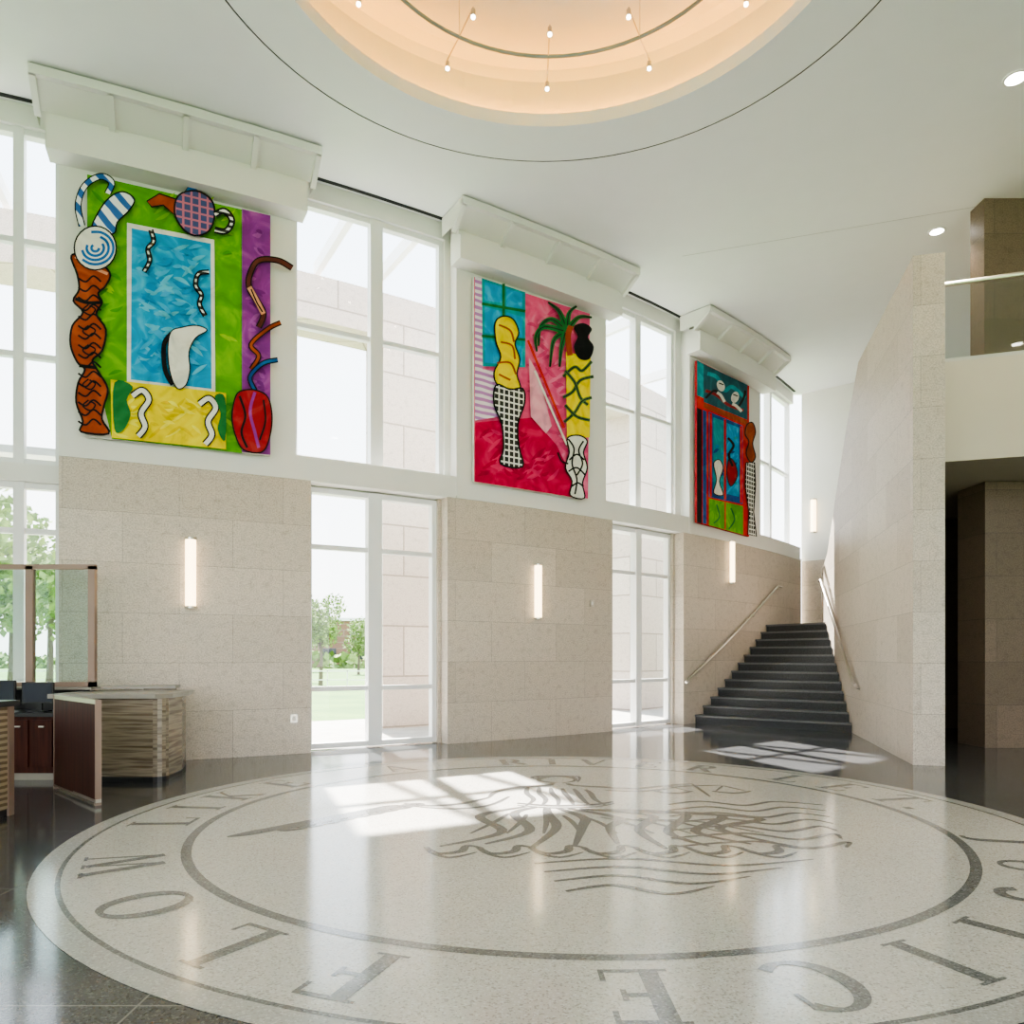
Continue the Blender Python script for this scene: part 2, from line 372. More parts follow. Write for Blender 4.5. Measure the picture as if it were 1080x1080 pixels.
# ---------------------------------------------------------------- sconces
SC=plain('frosted_sconce_glass',(1,.95,.85),.4,em=(1,.74,.42),es=4.2)
def sconce(p,n,z0,z1):
    m=M('wall_sconce'); n=Vector((n[0],n[1],0)).normalized(); t=Vector((-n.y,n.x,0)); p=Vector((p[0],p[1],0))
    def bx(w_,d0,d1,a,b,mt):
        poly=[p-t*w_+n*d0,p+t*w_+n*d0,p+t*w_+n*d1,p-t*w_+n*d1]; m.prism([(q.x,q.y) for q in poly],a,b,mt)
    bx(.045,0,.03,z0-.0,z1,STEEL)
    K=8; pr=[p+t*(.068*math.cos(math.pi*k/K))+n*(.03+.08*math.sin(math.pi*k/K)) for k in range(K+1)]
    m.prism([(q.x,q.y) for q in pr],z0+.03,z1-.03,SC)
    pr=[p+t*(.078*math.cos(math.pi*k/K))+n*(.02+.095*math.sin(math.pi*k/K)) for k in range(K+1)]
    m.prism([(q.x,q.y) for q in pr],z0,z0+.03,STEEL); m.prism([(q.x,q.y) for q in pr],z1-.03,z1,STEEL)
    m.build()
for col,z0,z1 in ((201,2.04,2.99),(566,2.03,2.98),(770,3.0,3.95)):
    a=phi(col); p=WP(a,.0,0); sconce(p,(p[0]-C0[0],p[1]-C0[1]),z0,z1)
dd=Vector((E1[0]-E0[0],E1[1]-E0[1])).normalized(); pe=Vector(E0)+dd*.32
sconce(pe,(dd.y,-dd.x),4.65,5.55)
for col,z in ((624,1.4+.9),(310,.45)):
    a=phi(col); m=M('wall_switch_plate'); m.arc(a-.05/R,a+.05/R,.012,0,z,z+.12,STEEL,n=1); m.arc(a-.02/R,a+.02/R,.018,0.01,z+.03,z+.09,WHITE,n=1); m.build()
# ---------------------------------------------------------------- right balcony & passage
m=M('balcony')
B0=(5.75,10.36); B1=(13.9,7.7)
m.prism([B0,B1,(14.2,14.2),(12.6,15.5),(7.35,15.5)],4.07,5.44,BEIGE); m.build()
bal=M('glass_balustrade')
d=Vector((B1[0]-B0[0],B1[1]-B0[1])).normalized(); q0=Vector(B0)+d*.05+Vector((0,.06)); q1=Vector(B1)+Vector((0,.06))
bal.wall(tuple(q0),tuple(q1),.02,5.44,6.5,GLB)
bal.tube([(q0.x,q0.y,6.53),(q1.x,q1.y,6.53)],.035,STEEL,10)
bal.wall(tuple(q0-Vector((0,.02))),tuple(q1-Vector((0,.02))),.06,5.44,5.50,STEEL); bal.build()
m=M('wall_upper_corridor'); m.box(7.22,13.5,11.45,11.8,5.44,CH,STONEB); m.build()
m=M('wall_passage'); m.box(7.2,9.6,11.4,12.1,0,4.06,STONEB); m.box(6.9,14,14.5,14.8,0,4.06,STONEB); m.box(6.55,7.0,12.6,12.9,0,4.06,STONEB); m.box(9.6,14.3,10.4,10.7,0,4.06,STONEB); m.build()
# ---------------------------------------------------------------- floor seal
SCN=(.47,6.5)
seal=M('floor_seal_inlay')
def disc(r0,r1,z,mat,n=128):
    for k in range(n):
        a=2*math.pi*k/n; b=2*math.pi*(k+1)/n
        P=lambda r,t:(SCN[0]+r*math.cos(t),SCN[1]+r*math.sin(t),z)
        if r0<1e-4: seal.face([P(0,0),P(r1,a),P(r1,b)],mat)
        else: seal.face([P(r0,a),P(r1,a),P(r1,b),P(r0,b)],mat)
disc(0,3.93,.0015,CREAM); disc(2.99,3.06,.003,GREY); disc(3.76,3.79,.003,GREY); disc(3.79,3.93,.0028,terrazzo('band_terrazzo',(.48,.465,.44),((.4,.38,.35),(.6,.58,.56)),rough=.13))
T_=.17; t_=.065
def seg(x0,y0,x1,y1,w): 
    d=Vector((x1-x0,y1-y0)); d.normalize(); n=Vector((-d.y,d.x))*w/2
    return [[(x0-n.x,y0-n.y),(x1-n.x,y1-n.y),(x1+n.x,y1+n.y),(x0+n.x,y0+n.y)]]
def arcs(cx,cy,rx,ry,a0,a1,th=T_,tn=t_,n=20,const=None):
    out=[]
    def pt(a):
        w=const if const else tn+(th-tn)*abs(math.cos(a)); 
        return ((cx+(rx+w/2)*math.cos(a),cy+(ry+w/2)*math.sin(a)),(cx+(rx-w/2)*math.cos(a),cy+(ry-w/2)*math.sin(a)))
    for i in range(n):
        a=math.radians(a0+(a1-a0)*i/n); b=math.radians(a0+(a1-a0)*(i+1)/n)
        p,q=pt(a),pt(b); out.append([p[0],q[0],q[1],p[1]])
    return out
def serif(x,y,w=.17): return seg(x-w,y+(.02 if y<.5 else -.02),x+w,y+(.02 if y<.5 else -.02),.045)
def stem(x,w=T_,y0=0,y1=1,s=True): return seg(x,y0,x,y1,w)+(serif(x,y0)+serif(x,y1) if s else [])
G={
'I':(.36,stem(.18)),
'L':(.66,stem(.18)+seg(.1,.03,.62,.03,t_)+seg(.6,.0,.6,.24,.05)),
'T':(.74,seg(.37,0,.37,1,T_)+serif(.37,0)+seg(0,.965,.74,.965,t_)+seg(.03,.99,.03,.76,.05)+seg(.71,.99,.71,.76,.05)),
'E':(.66,stem(.18)+seg(.1,.03,.62,.03,t_)+seg(.1,.965,.6,.965,t_)+seg(.2,.5,.45,.5,t_)+seg(.6,0,.6,.24,.05)+seg(.58,.99,.58,.78,.05)+seg(.46,.4,.46,.6,.05)),
'F':(.62,stem(.18)+seg(.1,.965,.6,.965,t_)+seg(.2,.5,.45,.5,t_)+seg(.58,.99,.58,.76,.05)+seg(.46,.4,.46,.6,.05)),
'J':(.46,seg(.3,.1,.3,1,T_)+serif(.3,1)+arcs(.12,.08,.18,.2,-110,10)),
'U':(.78,seg(.18,.3,.18,1,T_)+serif(.18,1)+seg(.64,.3,.64,1,t_)+serif(.64,1,.12)+arcs(.41,.3,.23,.28,180,360,th=.11)),
'S':(.56,arcs(.28,.74,.2,.22,25,270,const=.11)+arcs(.28,.27,.22,.24,90,-155,const=.13)),
'C':(.76,arcs(.42,.5,.34,.46,48,312)+seg(.66,.62,.66,.9,.05)),
'O':(.86,arcs(.43,.5,.36,.46,0,360,n=32)),
'W':(1.1,seg(.12,1,.36,0,.15)+seg(.36,0,.55,.95,t_)+seg(.55,.95,.78,0,.15)+seg(.78,0,.98,1,t_)+serif(.12,1,.12)+serif(.98,1,.1)+serif(.55,1,.1)),
'K':(.78,stem(.18)+seg(.24,.42,.62,.98,t_)+seg(.32,.55,.68,.0,.15)+serif(.62,1,.12)+serif(.68,0,.12)),
'A':(.82,seg(.12,0,.4,1,t_)+seg(.4,1,.7,0,.16)+seg(.2,.34,.58,.34,t_)+serif(.12,0,.1)+serif(.7,0,.12)),
'R':(.76,stem(.18)+arcs(.3,.73,.24,.24,-90,90)+seg(.2,.965,.32,.965,t_)+seg(.2,.49,.32,.49,t_)+seg(.36,.5,.68,0,.15)+serif(.68,0,.1)),
'V':(.8,seg(.12,1,.42,0,.16)+seg(.42,0,.7,1,t_)+serif(.12,1,.12)+serif(.7,1,.1)),
'.':(.2,seg(.02,.08,.18,.08,.16)),
}
TXT=[('J',-14),('U',-27),('S',-40),('T',-53),('I',-64),('C',-76),('E',-89),('F',-110),('L',-123),('O',-138),('W',-155),('L',-177),('I',-187),('K',-197),('E',-210),('A',-236),('R',-262),('I',-271),('V',-280),('E',-292),('R',-304),('L',-323),('E',-334),('T',-346),('.',-353)]
LH=.50; RB=3.16
for ch,an in TXT:
    a=math.radians(an); up=(math.cos(a),math.sin(a)); ri=(math.sin(a),-math.cos(a)); wd,qs=G[ch]
    for k,q in enumerate(qs):
        seal.face([(SCN[0]+up[0]*(RB+y*LH)+ri[0]*(x-wd/2)*LH,SCN[1]+up[1]*(RB+y*LH)+ri[1]*(x-wd/2)*LH,.003+k*.00004) for x,y in q],GREY)
cnt=[0]
def ribbon(P,ws):
    pr=None; cnt[0]+=1; z=.003+cnt[0]*.00001
    for i,c_ in enumerate(P):
        d=(P[min(i+1,len(P)-1)]-P[max(i-1,0)]); 
        if d.length<1e-6: continue
        d.normalize(); nn=Vector((-d.y,d.x)); w_=ws(i/(len(P)-1))/2
        cur=(c_+nn*w_,c_-nn*w_)
        if pr: seal.face([(SCN[0]+v.x,SCN[1]+v.y,z) for v in (pr[0],cur[0],cur[1],pr[1])],EMB)
        pr=cur
def stroke(pts,w0,w1=None):
    P=[Vector(p) for p in pts]; Q=[]
    if len(P)==2: Q=[P[0].lerp(P[1],k/6) for k in range(7)]
    else:
        for i in range(len(P)-1):
            a=P[max(i-1,0)]; b=P[i]; c_=P[i+1]; d_=P[min(i+2,len(P)-1)]
            for k in range(6):
                t=k/6; Q.append(.5*((2*b)+(c_-a)*t+(2*a-5*b+4*c_-d_)*t*t+(3*b-a-3*c_+d_)*t**3))
        Q.append(P[-1])
    ribbon(Q,lambda t:w0*(.3+.7*math.sin(math.pi*min(1,.12+.86*t))))
stroke([(.02,1.75),(-.16,1.9),(-.12,2.12),(.08,2.2),(.24,2.08),(.22,1.88),(.08,1.74)],.06)
for k in range(5): stroke([(-.14+.03*k,1.95+.05*k),(-.24+.07*k,2.15+.02*k),(-.02+.08*k,2.27-.02*k),(.26,2.05-.06*k)],.04)
stroke([(-.02,1.72),(-.1,1.6),(-.4,1.5),(-.62,1.25),(-.7,.9)],.09); stroke([(.14,1.72),(.2,1.6),(.48,1.5),(.85,1.42),(1.25,1.62),(1.5,1.7)],.09)
stroke([(-.7,.9),(-.95,.6),(-1.25,.5),(-1.5,.62)],.08); stroke([(-.5,.95),(-.7,.5),(-1.05,.36),(-1.5,.52)],.06)
stroke([(.5,1.3),(.9,1.26),(1.3,1.5),(1.52,1.6)],.06)
for k in range(6):
    u=k/5; stroke([(-.3+.12*k,1.5-.03*k),(-.32+.13*k,1.15),(-.26+.12*k,.8),(-.34+.15*k,.5)],.06)
stroke([(-.42,.62),(-.1,.5),(.3,.55),(.5,.7)],.08); stroke([(-.42,.52),(-.1,.4),(.3,.45),(.5,.6)],.05)
for k in range(9):
    u=k/8; stroke([(-.35+.1*k,.45-.02*k),(-.75+.3*k,.05+.1*math.sin(k*1.3)),(-.55+.22*k,-.45-.1*math.cos(k)),(-1.0+.33*k,-1.0+.08*math.sin(k*2.1))],.095)
    stroke([(-.5+.16*k,.15-.03*k),(-.62+.22*k,-.2),(-.8+.29*k,-.6)],.05)
for k in range(7):
    x0=-1.1+.38*k; stroke([(x0,-1.02),(x0+.1,-1.2),(x0+.26,-1.14),(x0+.3,-.98),(x0+.42,-1.05)],.07)
    stroke([(x0+.04,-1.16),(x0+.2,-1.3),(x0+.38,-1.16)],.045)
for k in range(7):
    y0=.55-.26*k; stroke([(1.0-.05*k,y0),(1.35,y0+.16),(1.7,y0-.04),(2.05,y0+.14),(2.45-.08*k,y0-.02)],.06)
for k in range(4):
    y0=-1.45-.2*k; w_=1.6-.28*k; stroke([(-w_*.2,y0),(w_*.2,y0+.12),(w_*.6,y0-.05),(w_,y0+.1)],.05)
stroke([(1.5,1.7),(1.5,.95)],.04); stroke([(1.2,1.55),(1.8,1.6)],.05)
for sx_ in (1.2,1.8): stroke([(sx_,1.57),(sx_-.16,1.25)],.03); stroke([(sx_,1.57),(sx_+.16,1.25)],.03); stroke([(sx_-.2,1.25),(sx_,1.14),(sx_+.2,1.25)],.07)
stroke([(-1.4,.55),(-1.8,.25),(-2.1,-.1),(-2.35,-.5)],.05)
for i in range(9):
    u=i/8; bx=-1.5-.85*u; by=.5-.95*u
    for q in (-1,1):
        ex,ey=bx+q*.26-.06,by+.14*q-.12; stroke([(bx,by),((bx+ex)/2+.03,(by+ey)/2+.08),(ex,ey)],.10); stroke([(bx,by),((bx+ex)/2-.03,(by+ey)/2-.05),(ex,ey)],.07)
seal.build()
# ---------------------------------------------------------------- murals
class Mural:
    def __init__(s,c0,c1):
        s.m=M('mural_painting'); s.A=Vector(WP(phi(c0),.09,0)[:2]); s.B=Vector(WP(phi(c1),.09,0)[:2])
        d=(s.B-s.A).normalized(); s.d=d; s.n=Vector((d.y,-d.x)); s.k=0
    def p(s,x,y,off=0):
        t=(x-CX)/F
        Z=(s.A.x*s.d.y-s.A.y*s.d.x)/(t*s.d.y-s.d.x); X=t*Z
        return Vector((X+s.n.x*off,Z+s.n.y*off,H+(HY-y)*Z/F))
    def poly(s,pts,mat,out=0,oc=None):
        s.k+=1; o=.002+s.k*.0003
        P=[s.p(x,y,o) for x,y in pts]
        uvs=[(Vector((q.x,q.y)).dot(s.d)+20,q.z) for q in P]
        s.m.face(P,mat,uvs)
        if out: s.line(list(pts)+[pts[0]],out,oc or BLK,sm=False)
    def spoly(s,pts,mat,out=0,oc=None):
        P=[Vector(q) for q in pts]; n=len(P); Q=[]
        for i in range(n):
            a=P[i-1]; b=P[i]; c_=P[(i+1)%n]; d_=P[(i+2)%n]
            for k in range(4):
                t=k/4; Q.append(tuple(.5*((2*b)+(c_-a)*t+(2*a-5*b+4*c_-d_)*t*t+(3*b-a-3*c_+d_)*t**3)))
        s.poly(Q,mat,out,oc)
    def board(s,pts,mat,th=.05):
        F_=[s.p(x,y,0) for x,y in pts]
        Bk=[Vector((a.x-s.n.x*th,a.y-s.n.y*th,a.z)) for a in F_]
        s.m.face(F_,mat)
        for i in range(len(F_)):
            j=(i+1)%len(F_); s.m.face([F_[i],F_[j],Bk[j],Bk[i]],mat)
    def line(s,pts,w,mat,closed=False,sm=True):
        P=[Vector(q) for q in pts]
        if sm and len(P)>2:
            Q=[]
            for i in range(len(P)-1):
                a=P[max(i-1,0)]; b=P[i]; c_=P[i+1]; d_=P[min(i+2,len(P)-1)]
                for k in range(6):
                    t=k/6; Q.append(.5*((2*b)+(c_-a)*t+(2*a-5*b+4*c_-d_)*t*t+(3*b-a-3*c_+d_)*t**3))
            Q.append(P[-1]); P=Q
        s.k+=1; pr=None
        for i,c_ in enumerate(P):
            d=(P[min(i+1,len(P)-1)]-P[max(i-1,0)]); d=d.normalized() if d.length>0 else Vector((1,0)); nn=Vector((-d.y,d.x))
            ww=w(i/(len(P)-1)) if callable(w) else w
            cur=(c_+nn*ww/2,c_-nn*ww/2)
            if pr:
                o=.002+s.k*.0003; Pp=[s.p(v.x,v.y,o) for v in (pr[0],cur[0],cur[1],pr[1])]
                s.m.face(Pp,mat,[(Vector((q.x,q.y)).dot(s.d)+20,q.z) for q in Pp])
            pr=cur
    def ell(s,cx,cy,rx,ry,mat,rot=0,n=24):
        r=math.radians(rot)
        s.poly([(cx+rx*math.cos(2*math.pi*k/n)*math.cos(r)-ry*math.sin(2*math.pi*k/n)*math.sin(r),cy+rx*math.cos(2*math.pi*k/n)*math.sin(r)+ry*math.sin(2*math.pi*k/n)*math.cos(r)) for k in range(n)],mat)
    def brush(s,n,x0,x1,y0,y1,mats,skip=None,L=8,W=4):
        for k in range(n):
            x=random.uniform(x0,x1); y=random.uniform(y0,y1)
            if skip and skip(x,y): continue
            a=random.uniform(-1,1); l=L*random.uniform(.6,1.2)
            s.line([(x-l,y-l*a),(x,y+random.uniform(-2,2)),(x+l*.9,y+l*a)],lambda t:W*math.sin(math.pi*min(.98,t+.03)),mats[k%len(mats)])
GREEN=paint('green',(.10,.38,.01),(.30,.62,.03)); GREEND=paint('green_dark',(.02,.16,.04)); PURP=paint('purple',(.27,.04,.30),(.5,.15,.48))
BLUE=paint('cyan',(.005,.32,.64),(.12,.62,.85)); YEL=paint('yellow',(.85,.66,.0),(.97,.85,.03)); ORB=paint('terracotta',(.34,.055,.015),(.5,.12,.04)); BLK=paint('black',(.006,.006,.008),(.015,.015,.015))
WHT=paint('cream_white',(.80,.79,.72),(.88,.87,.82)); PINK=paint('pink',(.82,.10,.26),(.9,.30,.46)); MAG=paint('magenta',(.55,.006,.06),(.75,.04,.16)); RED=paint('red',(.65,.015,.008),(.8,.1,.04))
DRED=paint('dark_red',(.34,.012,.02),(.5,.07,.06)); TEAL=paint('teal',(.005,.30,.36),(.06,.55,.6)); DBL=paint('navy',(.01,.07,.27),(.03,.25,.5)); OLV=paint('leaf',(.06,.14,.05),(.15,.26,.1))
BW=pattern('black_white_check','plaid',(.012,.012,.012),(.85,.85,.8),5); BLW=pattern('blue_white_stripe','d',(.02,.12,.40),(.85,.88,.9),2.6); PWS=pattern('mauve_stripe','h',(.5,.22,.55),(.85,.78,.85),3)
MUL=pattern('pink_blue_check','plaid',(.04,.06,.2),(.5,.15,.25),5); BWS=pattern('bw_stripe','h',(.02,.02,.02),(.85,.85,.8),4)
PEACH=paint('peach',(.75,.35,.2),(.8,.5,.3)); BRN=paint('dark_brown',(.12,.03,.02),(.2,.06,.03))
mu=Mural(70,300)
mu.board([(92,184),(285,228),(285,480),(118,463),(92,459)],WHT)
mu.poly([(92,184),(255,221),(255,478),(118,463),(108,420),(92,400)],GREEN)
mu.brush(120,102,246,204,450,[paint('green_light',(.19,.50,.02),(.28,.58,.03)),paint('green_mid',(.06,.30,.01)),paint('green_lime',(.30,.56,.02))],lambda x,y:(124<x<236 and 228<y<424) or y>452+0*x or (x<120 and y>390),W=4)
mu.poly([(255,221),(285,228),(285,480),(255,477)],PURP)
mu.brush(40,264,277,240,468,[paint('purple_light',(.38,.09,.40)),paint('purple_deep',(.19,.02,.22))],None,5,4)
mu.poly([(134,236),(226,254),(227,416),(134,405)],WHT); mu.poly([(139,242),(222,258),(223,411),(138,401)],BLUE)
mu.brush(110,149,212,262,396,[paint('sky',(.05,.42,.74),(.12,.52,.8)),paint('deep_cyan',(.0,.26,.56)),paint('aqua',(.10,.50,.72))],None,8,4.5)
mu.poly([(117,402),(238,416),(238,475),(118,463)],YEL)
mu.brush(40,128,226,422,460,[paint('yellow_light',(.93,.78,.06)),paint('yellow_deep',(.72,.52,.0))],None,8,3.5)
mu.spoly([(76,272),(97,275),(116,290),(112,304),(104,312),(108,322),(102,334),(112,350),(108,372),(98,382),(104,394),(114,412),(110,430),(108,444),(115,459),(86,457),(88,446),(81,426),(83,406),(90,392),(82,384),(75,366),(77,346),(88,332),(78,320),(84,308),(82,292)],ORB,2.2)
for y in range(296,452,10): mu.line([(83,y),(91,y+4),(99,y-2),(107,y+4)],1.9,BLK)
for y in (330,352,372,408,430): mu.line([(94,y-6),(88,y),(96,y+5),(101,y-1),(95,y-5)],1.6,BLK)
mu.line([(80,274),(96,284),(114,292)],3,PEACH); mu.line([(80,318),(92,322),(107,322)],3.4,BLK); mu.line([(84,388),(101,390)],3.4,BLK)
mu.line([(87,242),(83,220),(90,200),(106,190),(118,196),(114,208)],7.5,BLK); mu.line([(87,242),(83,220),(90,200),(106,190),(118,196),(114,208)],5,BLW)
mu.spoly([(98,246),(104,228),(116,212),(130,206),(142,214),(136,226),(124,238),(120,250)],BLW,1.6)
mu.poly([(101+22*math.cos(k*math.pi/12),265+23*math.sin(k*math.pi/12)) for k in range(24)],WHT,1.6)
for q in range(4): mu.line([(101+(4+5*q)*math.cos(k*.52-.6*q),265+(4+5*q)*.9*math.sin(k*.52-.6*q)) for k in range(9)],2.8,paint('cobalt',(.02,.14,.42)))
mu.poly([(186,214),(168,208),(155,216),(160,222),(172,220),(186,232)],ORB,1.5); mu.poly([(194,207),(200,198),(210,206)],DBL,1)
mu.spoly([(188,210),(206,205),(222,214),(226,230),(220,247),(205,252),(192,244),(184,228)],MUL,2)
mu.line([(226,230),(236,226),(244,236),(238,247),(226,246)],7,BLK); mu.line([(226,230),(236,226),(244,236),(238,247),(226,246)],3,BWS)
mu.line([(181,354),(173,366),(174,392),(182,408)],5,BLK)
mu.spoly([(180,353),(192,348),(207,346),(218,351),(206,359),(199,374),(200,392),(196,408),(187,412),(180,398),(177,374)],WHT,1.2)
for pts in ([(159,246),(162,258),(156,266),(158,278),(152,290)],[(220,290),(209,292),(206,304),(212,314),(210,324),(216,336)]): mu.line(pts,5.5,BLK); mu.line(pts,2,BWS)
for dx,fl in ((0,1),(70,1)):
    yy=dx*.12
    mu.line([(140+dx,420+yy),(150+dx,414+yy),(157+dx,424+yy),(149+dx,438+yy),(153+dx,452+yy),(146+dx,462+yy)],8,BLK); mu.line([(140+dx,420+yy),(150+dx,414+yy),(157+dx,424+yy),(149+dx,438+yy),(153+dx,452+yy),(146+dx,462+yy)],5,WHT)
mu.spoly([(121,406),(140,410),(134,424),(138,440),(130,456),(121,454)],GREEND); mu.spoly([(226,420),(237,422),(237,466),(229,455),(232,438)],GREEND)
for pts,w_,c_ in (([(307,286),(292,278),(272,278),(263,292),(262,306),(270,320),(277,334),(272,348)],5.5,BRN),([(295,343),(281,350),(264,366),(272,378),(264,392)],4.5,ORB),([(292,382),(276,386),(263,400),(268,414)],4.5,DBL)):
    mu.line(pts,w_+1.2,BLK); mu.line(pts,w_-1.6,c_)
mu.line([(262,306),(270,320),(277,334)],5,PEACH); mu.line([(264,308),(270,322),(276,332)],1.5,BLK)
mu.spoly([(248,420),(256,414),(270,414),(282,422),(286,444),(282,468),(274,479),(256,476),(248,462),(244,442)],DRED,1.5)
mu.line([(252,420),(258,440),(254,458),(260,474)],2.5,BLK); mu.line([(268,416),(263,436),(268,458),(272,474)],3,PURP); mu.line([(277,424),(279,446),(273,466)],2,BLK)
mu.m.build()
mu=Mural(485,636)
mu.board([(500,292),(622,331),(620,470),(612,527),(500,508)],WHT)
mu.poly([(500,292),(622,331),(620,526),(500,508)],PINK)
mu.brush(90,560,612,326,500,[paint('rose',(.86,.19,.36)),paint('pink_deep',(.70,.06,.2))],lambda x,y:y<318+.3*(x-553),7,4)
mu.poly([(500,292),(508,294),(508,390),(526,392),(524,440),(500,444)],PWS)
mu.poly([(507,294),(553,309),(553,388),(508,387)],TEAL); 
for a,b,c_,d_ in ((510,298,528,318),(533,305,550,324),(510,324,528,352),(533,330,550,356),(510,358,528,383),(533,361,550,384)): mu.poly([(a,b),(c_,b+5),(c_,d_+2),(a,d_)],BLUE)
mu.line([(530,300),(530,388)],3,GREEND,sm=False); mu.line([(507,321),(553,329)],3,GREEND,sm=False); mu.line([(507,355),(553,359)],3,GREEND,sm=False)
mu.poly([(500,446),(560,441),(586,470),(600,500),(604,525),(500,508)],MAG)
mu.brush(80,509,584,454,502,[paint('magenta_light',(.66,.03,.13)),paint('magenta_deep',(.42,.0,.04))],lambda x,y:x>552 and y<478,7,4)
mu.poly([(556,378),(566,396),(580,450),(574,458),(558,440)],paint('pale_pink',(.88,.38,.5),(.9,.6,.65)))
mu.line([(555,360),(593,452)],2.4,RED,sm=False); mu.line([(562,392),(596,470)],2,WHT,sm=False)
mu.poly([(595,372),(621,378),(620,462),(596,462)],YEL)
for pts in ([(592,398),(604,388),(612,392),(622,382)],[(592,420),(602,414),(610,402),(624,398)],[(594,392),(604,404),(610,420),(618,428)],[(593,446),(604,436),(612,424),(622,420)],[(594,428),(606,440),(620,444)]): mu.line(pts,3.4,OLV); mu.line(pts,1,BLK)
for pts in ([(596,350),(580,338),(568,346),(566,366)],[(596,350),(588,330),(576,320)],[(596,350),(598,332),(606,324)],[(594,352),(582,360),(578,388)],[(596,350),(608,336),(622,336)],[(594,352),(590,368),(588,388)],[(592,350),(572,346),(563,356),(564,372)]): mu.line(pts,lambda t:7-5*t,GREEND); mu.line(pts,1.2,BLK)
mu.line([(600,345),(597,356),(599,376)],6,ORB)
mu.spoly([(603,346),(613,342),(622,348),(618,357),(624,367),(619,380),(608,379),(603,367),(607,356)],BLK)
mu.spoly([(520,342),(528,335),(539,338),(545,352),(541,364),(546,380),(543,396),(546,411),(524,408),(519,394),(526,378),(521,362)],YEL,1.6)
for pts in ([(524,344),(536,350),(540,362)],[(526,362),(538,366),(541,380)],[(522,384),(536,384),(542,396)],[(524,396),(536,402)]): mu.line(pts,2,ORB)
mu.spoly([(521,407),(536,412),(549,411),(551,426),(544,448),(545,472),(549,493),(526,490),(529,474),(527,448),(519,428)],BW,1.8)
mu.spoly([(596,463),(608,460),(617,466),(613,478),(617,494),(612,510),(614,526),(599,523),(601,508),(594,494),(598,478)],WHT,1.5)
for pts in ([(597,464),(603,474),(601,490),(606,506),(604,522)],[(613,466),(608,476),(612,490),(606,502)],[(598,486),(606,480),(614,486)],[(597,498),(606,494),(615,502)],[(600,514),(607,510),(613,514)],[(586,478),(590,487),(597,490)]): mu.line(pts,1.8,BLK)
mu.m.build()
mu=Mural(729,801)
mu.board([(735,380),(790,407),(790,566),(735,551)],DRED)
mu.poly([(735,380),(790,407),(790,566),(735,551)],RED)
mu.poly([(735,430),(740,432),(740,552),(735,551)],BLK); mu.poly([(741,432),(745,434),(745,553),(741,552)],DBL); mu.poly([(735,380),(742,384),(742,420),(735,417)],TEAL)
mu.poly([(742,384),(788,406),(788,443),(742,424)],paint('dark_teal',(.02,.10,.13),(.03,.2,.25)))
mu.line([(746,394),(756,398),(764,412),(772,408),(786,420)],4,TEAL); mu.line([(744,412),(756,417),(768,427),(784,433)],3,DRED); mu.line([(744,420),(754,412),(762,422)],2.5,BLK); mu.line([(778,430),(784,420),(786,412)],2.5,BLK)
mu.ell(760,407,4,6,WHT,-20); mu.ell(775,419,4,6,WHT,15); mu.line([(756,414),(760,417),(764,424)],3,WHT); mu.line([(772,426),(776,428),(782,434)],3,WHT); mu.line([(758,404),(763,406)],1.2,BLK); mu.line([(773,416),(778,418)],1.2,BLK)
mu.poly([(742,425),(788,444),(788,449),(742,430)],ORB)
mu.poly([(747,434),(783,449),(783,532),(747,524)],DBL); mu.poly([(752,440),(763,444),(763,520),(752,517)],TEAL); mu.poly([(766,446),(779,451),(779,524),(766,521)],BLUE)
mu.brush(26,755,777,460,512,[TEAL,paint('deep_cyan',(.0,.26,.56)),DBL],None,3.5,3)
for a in (749,764,781): mu.line([(a,436+(a-749)*.42),(a,524+(a-749)*.2)],2.2,RED,sm=False)
mu.spoly([(752,489),(758,485),(762,494),(758,508),(762,522),(752,520),(755,506)],WHT,1); mu.spoly([(768,484),(774,488),(777,502),(770,513),(766,500)],DRED,1)
mu.line([(767,462),(773,470),(768,480),(772,492)],2.5,BLK)
mu.poly([(747,526),(783,534),(783,564),(747,554)],GREEN); mu.line([(755,532),(758,545),(752,552)],1.5,GREEND); mu.line([(770,536),(774,548),(768,558)],1.5,GREEND); mu.line([(764,530),(764,558)],1.5,RED,sm=False)
mu.spoly([(787,448),(793,446),(796,456),(793,468),(796,482),(791,488),(786,478),(789,466),(785,458)],ORB,1.2)
mu.poly([(786,488),(795,488),(796,512),(794,540),(797,566),(788,564),(789,540),(785,512)],BW,1.2)
mu.m.build()
# ---------------------------------------------------------------- security desk (left)
TRAV,nt,b,o=newmat('travertine_grain')
uv=N(nt,'ShaderNodeUVMap'); mp=N(nt,'ShaderNodeMapping'); mp.inputs['Scale'].default_value=(.8,14,1); nt.links.new(uv.outputs[0],mp.inputs[0])
nz=N(nt,'ShaderNodeTexNoise',Scale=1.6,Detail=8.0,Distortion=.3); nt.links.new(mp.outputs[0],nz.inputs['Vector'])
nt.links.new(ramp(nt,nz.outputs['Fac'],[(.3,(.10,.075,.05)),(.45,(.21,.165,.12)),(.55,(.32,.265,.20)),(.7,(.19,.145,.105))]),b.inputs['Base Color']); b.inputs['Roughness'].default_value=.25
WOOD,nt,b,o=newmat('dark_mahogany')
uv=N(nt,'ShaderNodeUVMap'); mp=N(nt,'ShaderNodeMapping'); mp.inputs['Scale'].default_value=(10,.8,1); nt.links.new(uv.outputs[0],mp.inputs[0])
nz=N(nt,'ShaderNodeTexNoise',Scale=2.0,Detail=6.0); nt.links.new(mp.outputs[0],nz.inputs['Vector'])
nt.links.new(ramp(nt,nz.outputs['Fac'],[(.35,(.03,.006,.004)),(.65,(.065,.016,.009))]),b.inputs['Base Color']); b.inputs['Roughness'].default_value=.45; b.inputs['Specular IOR Level'].default_value=.2
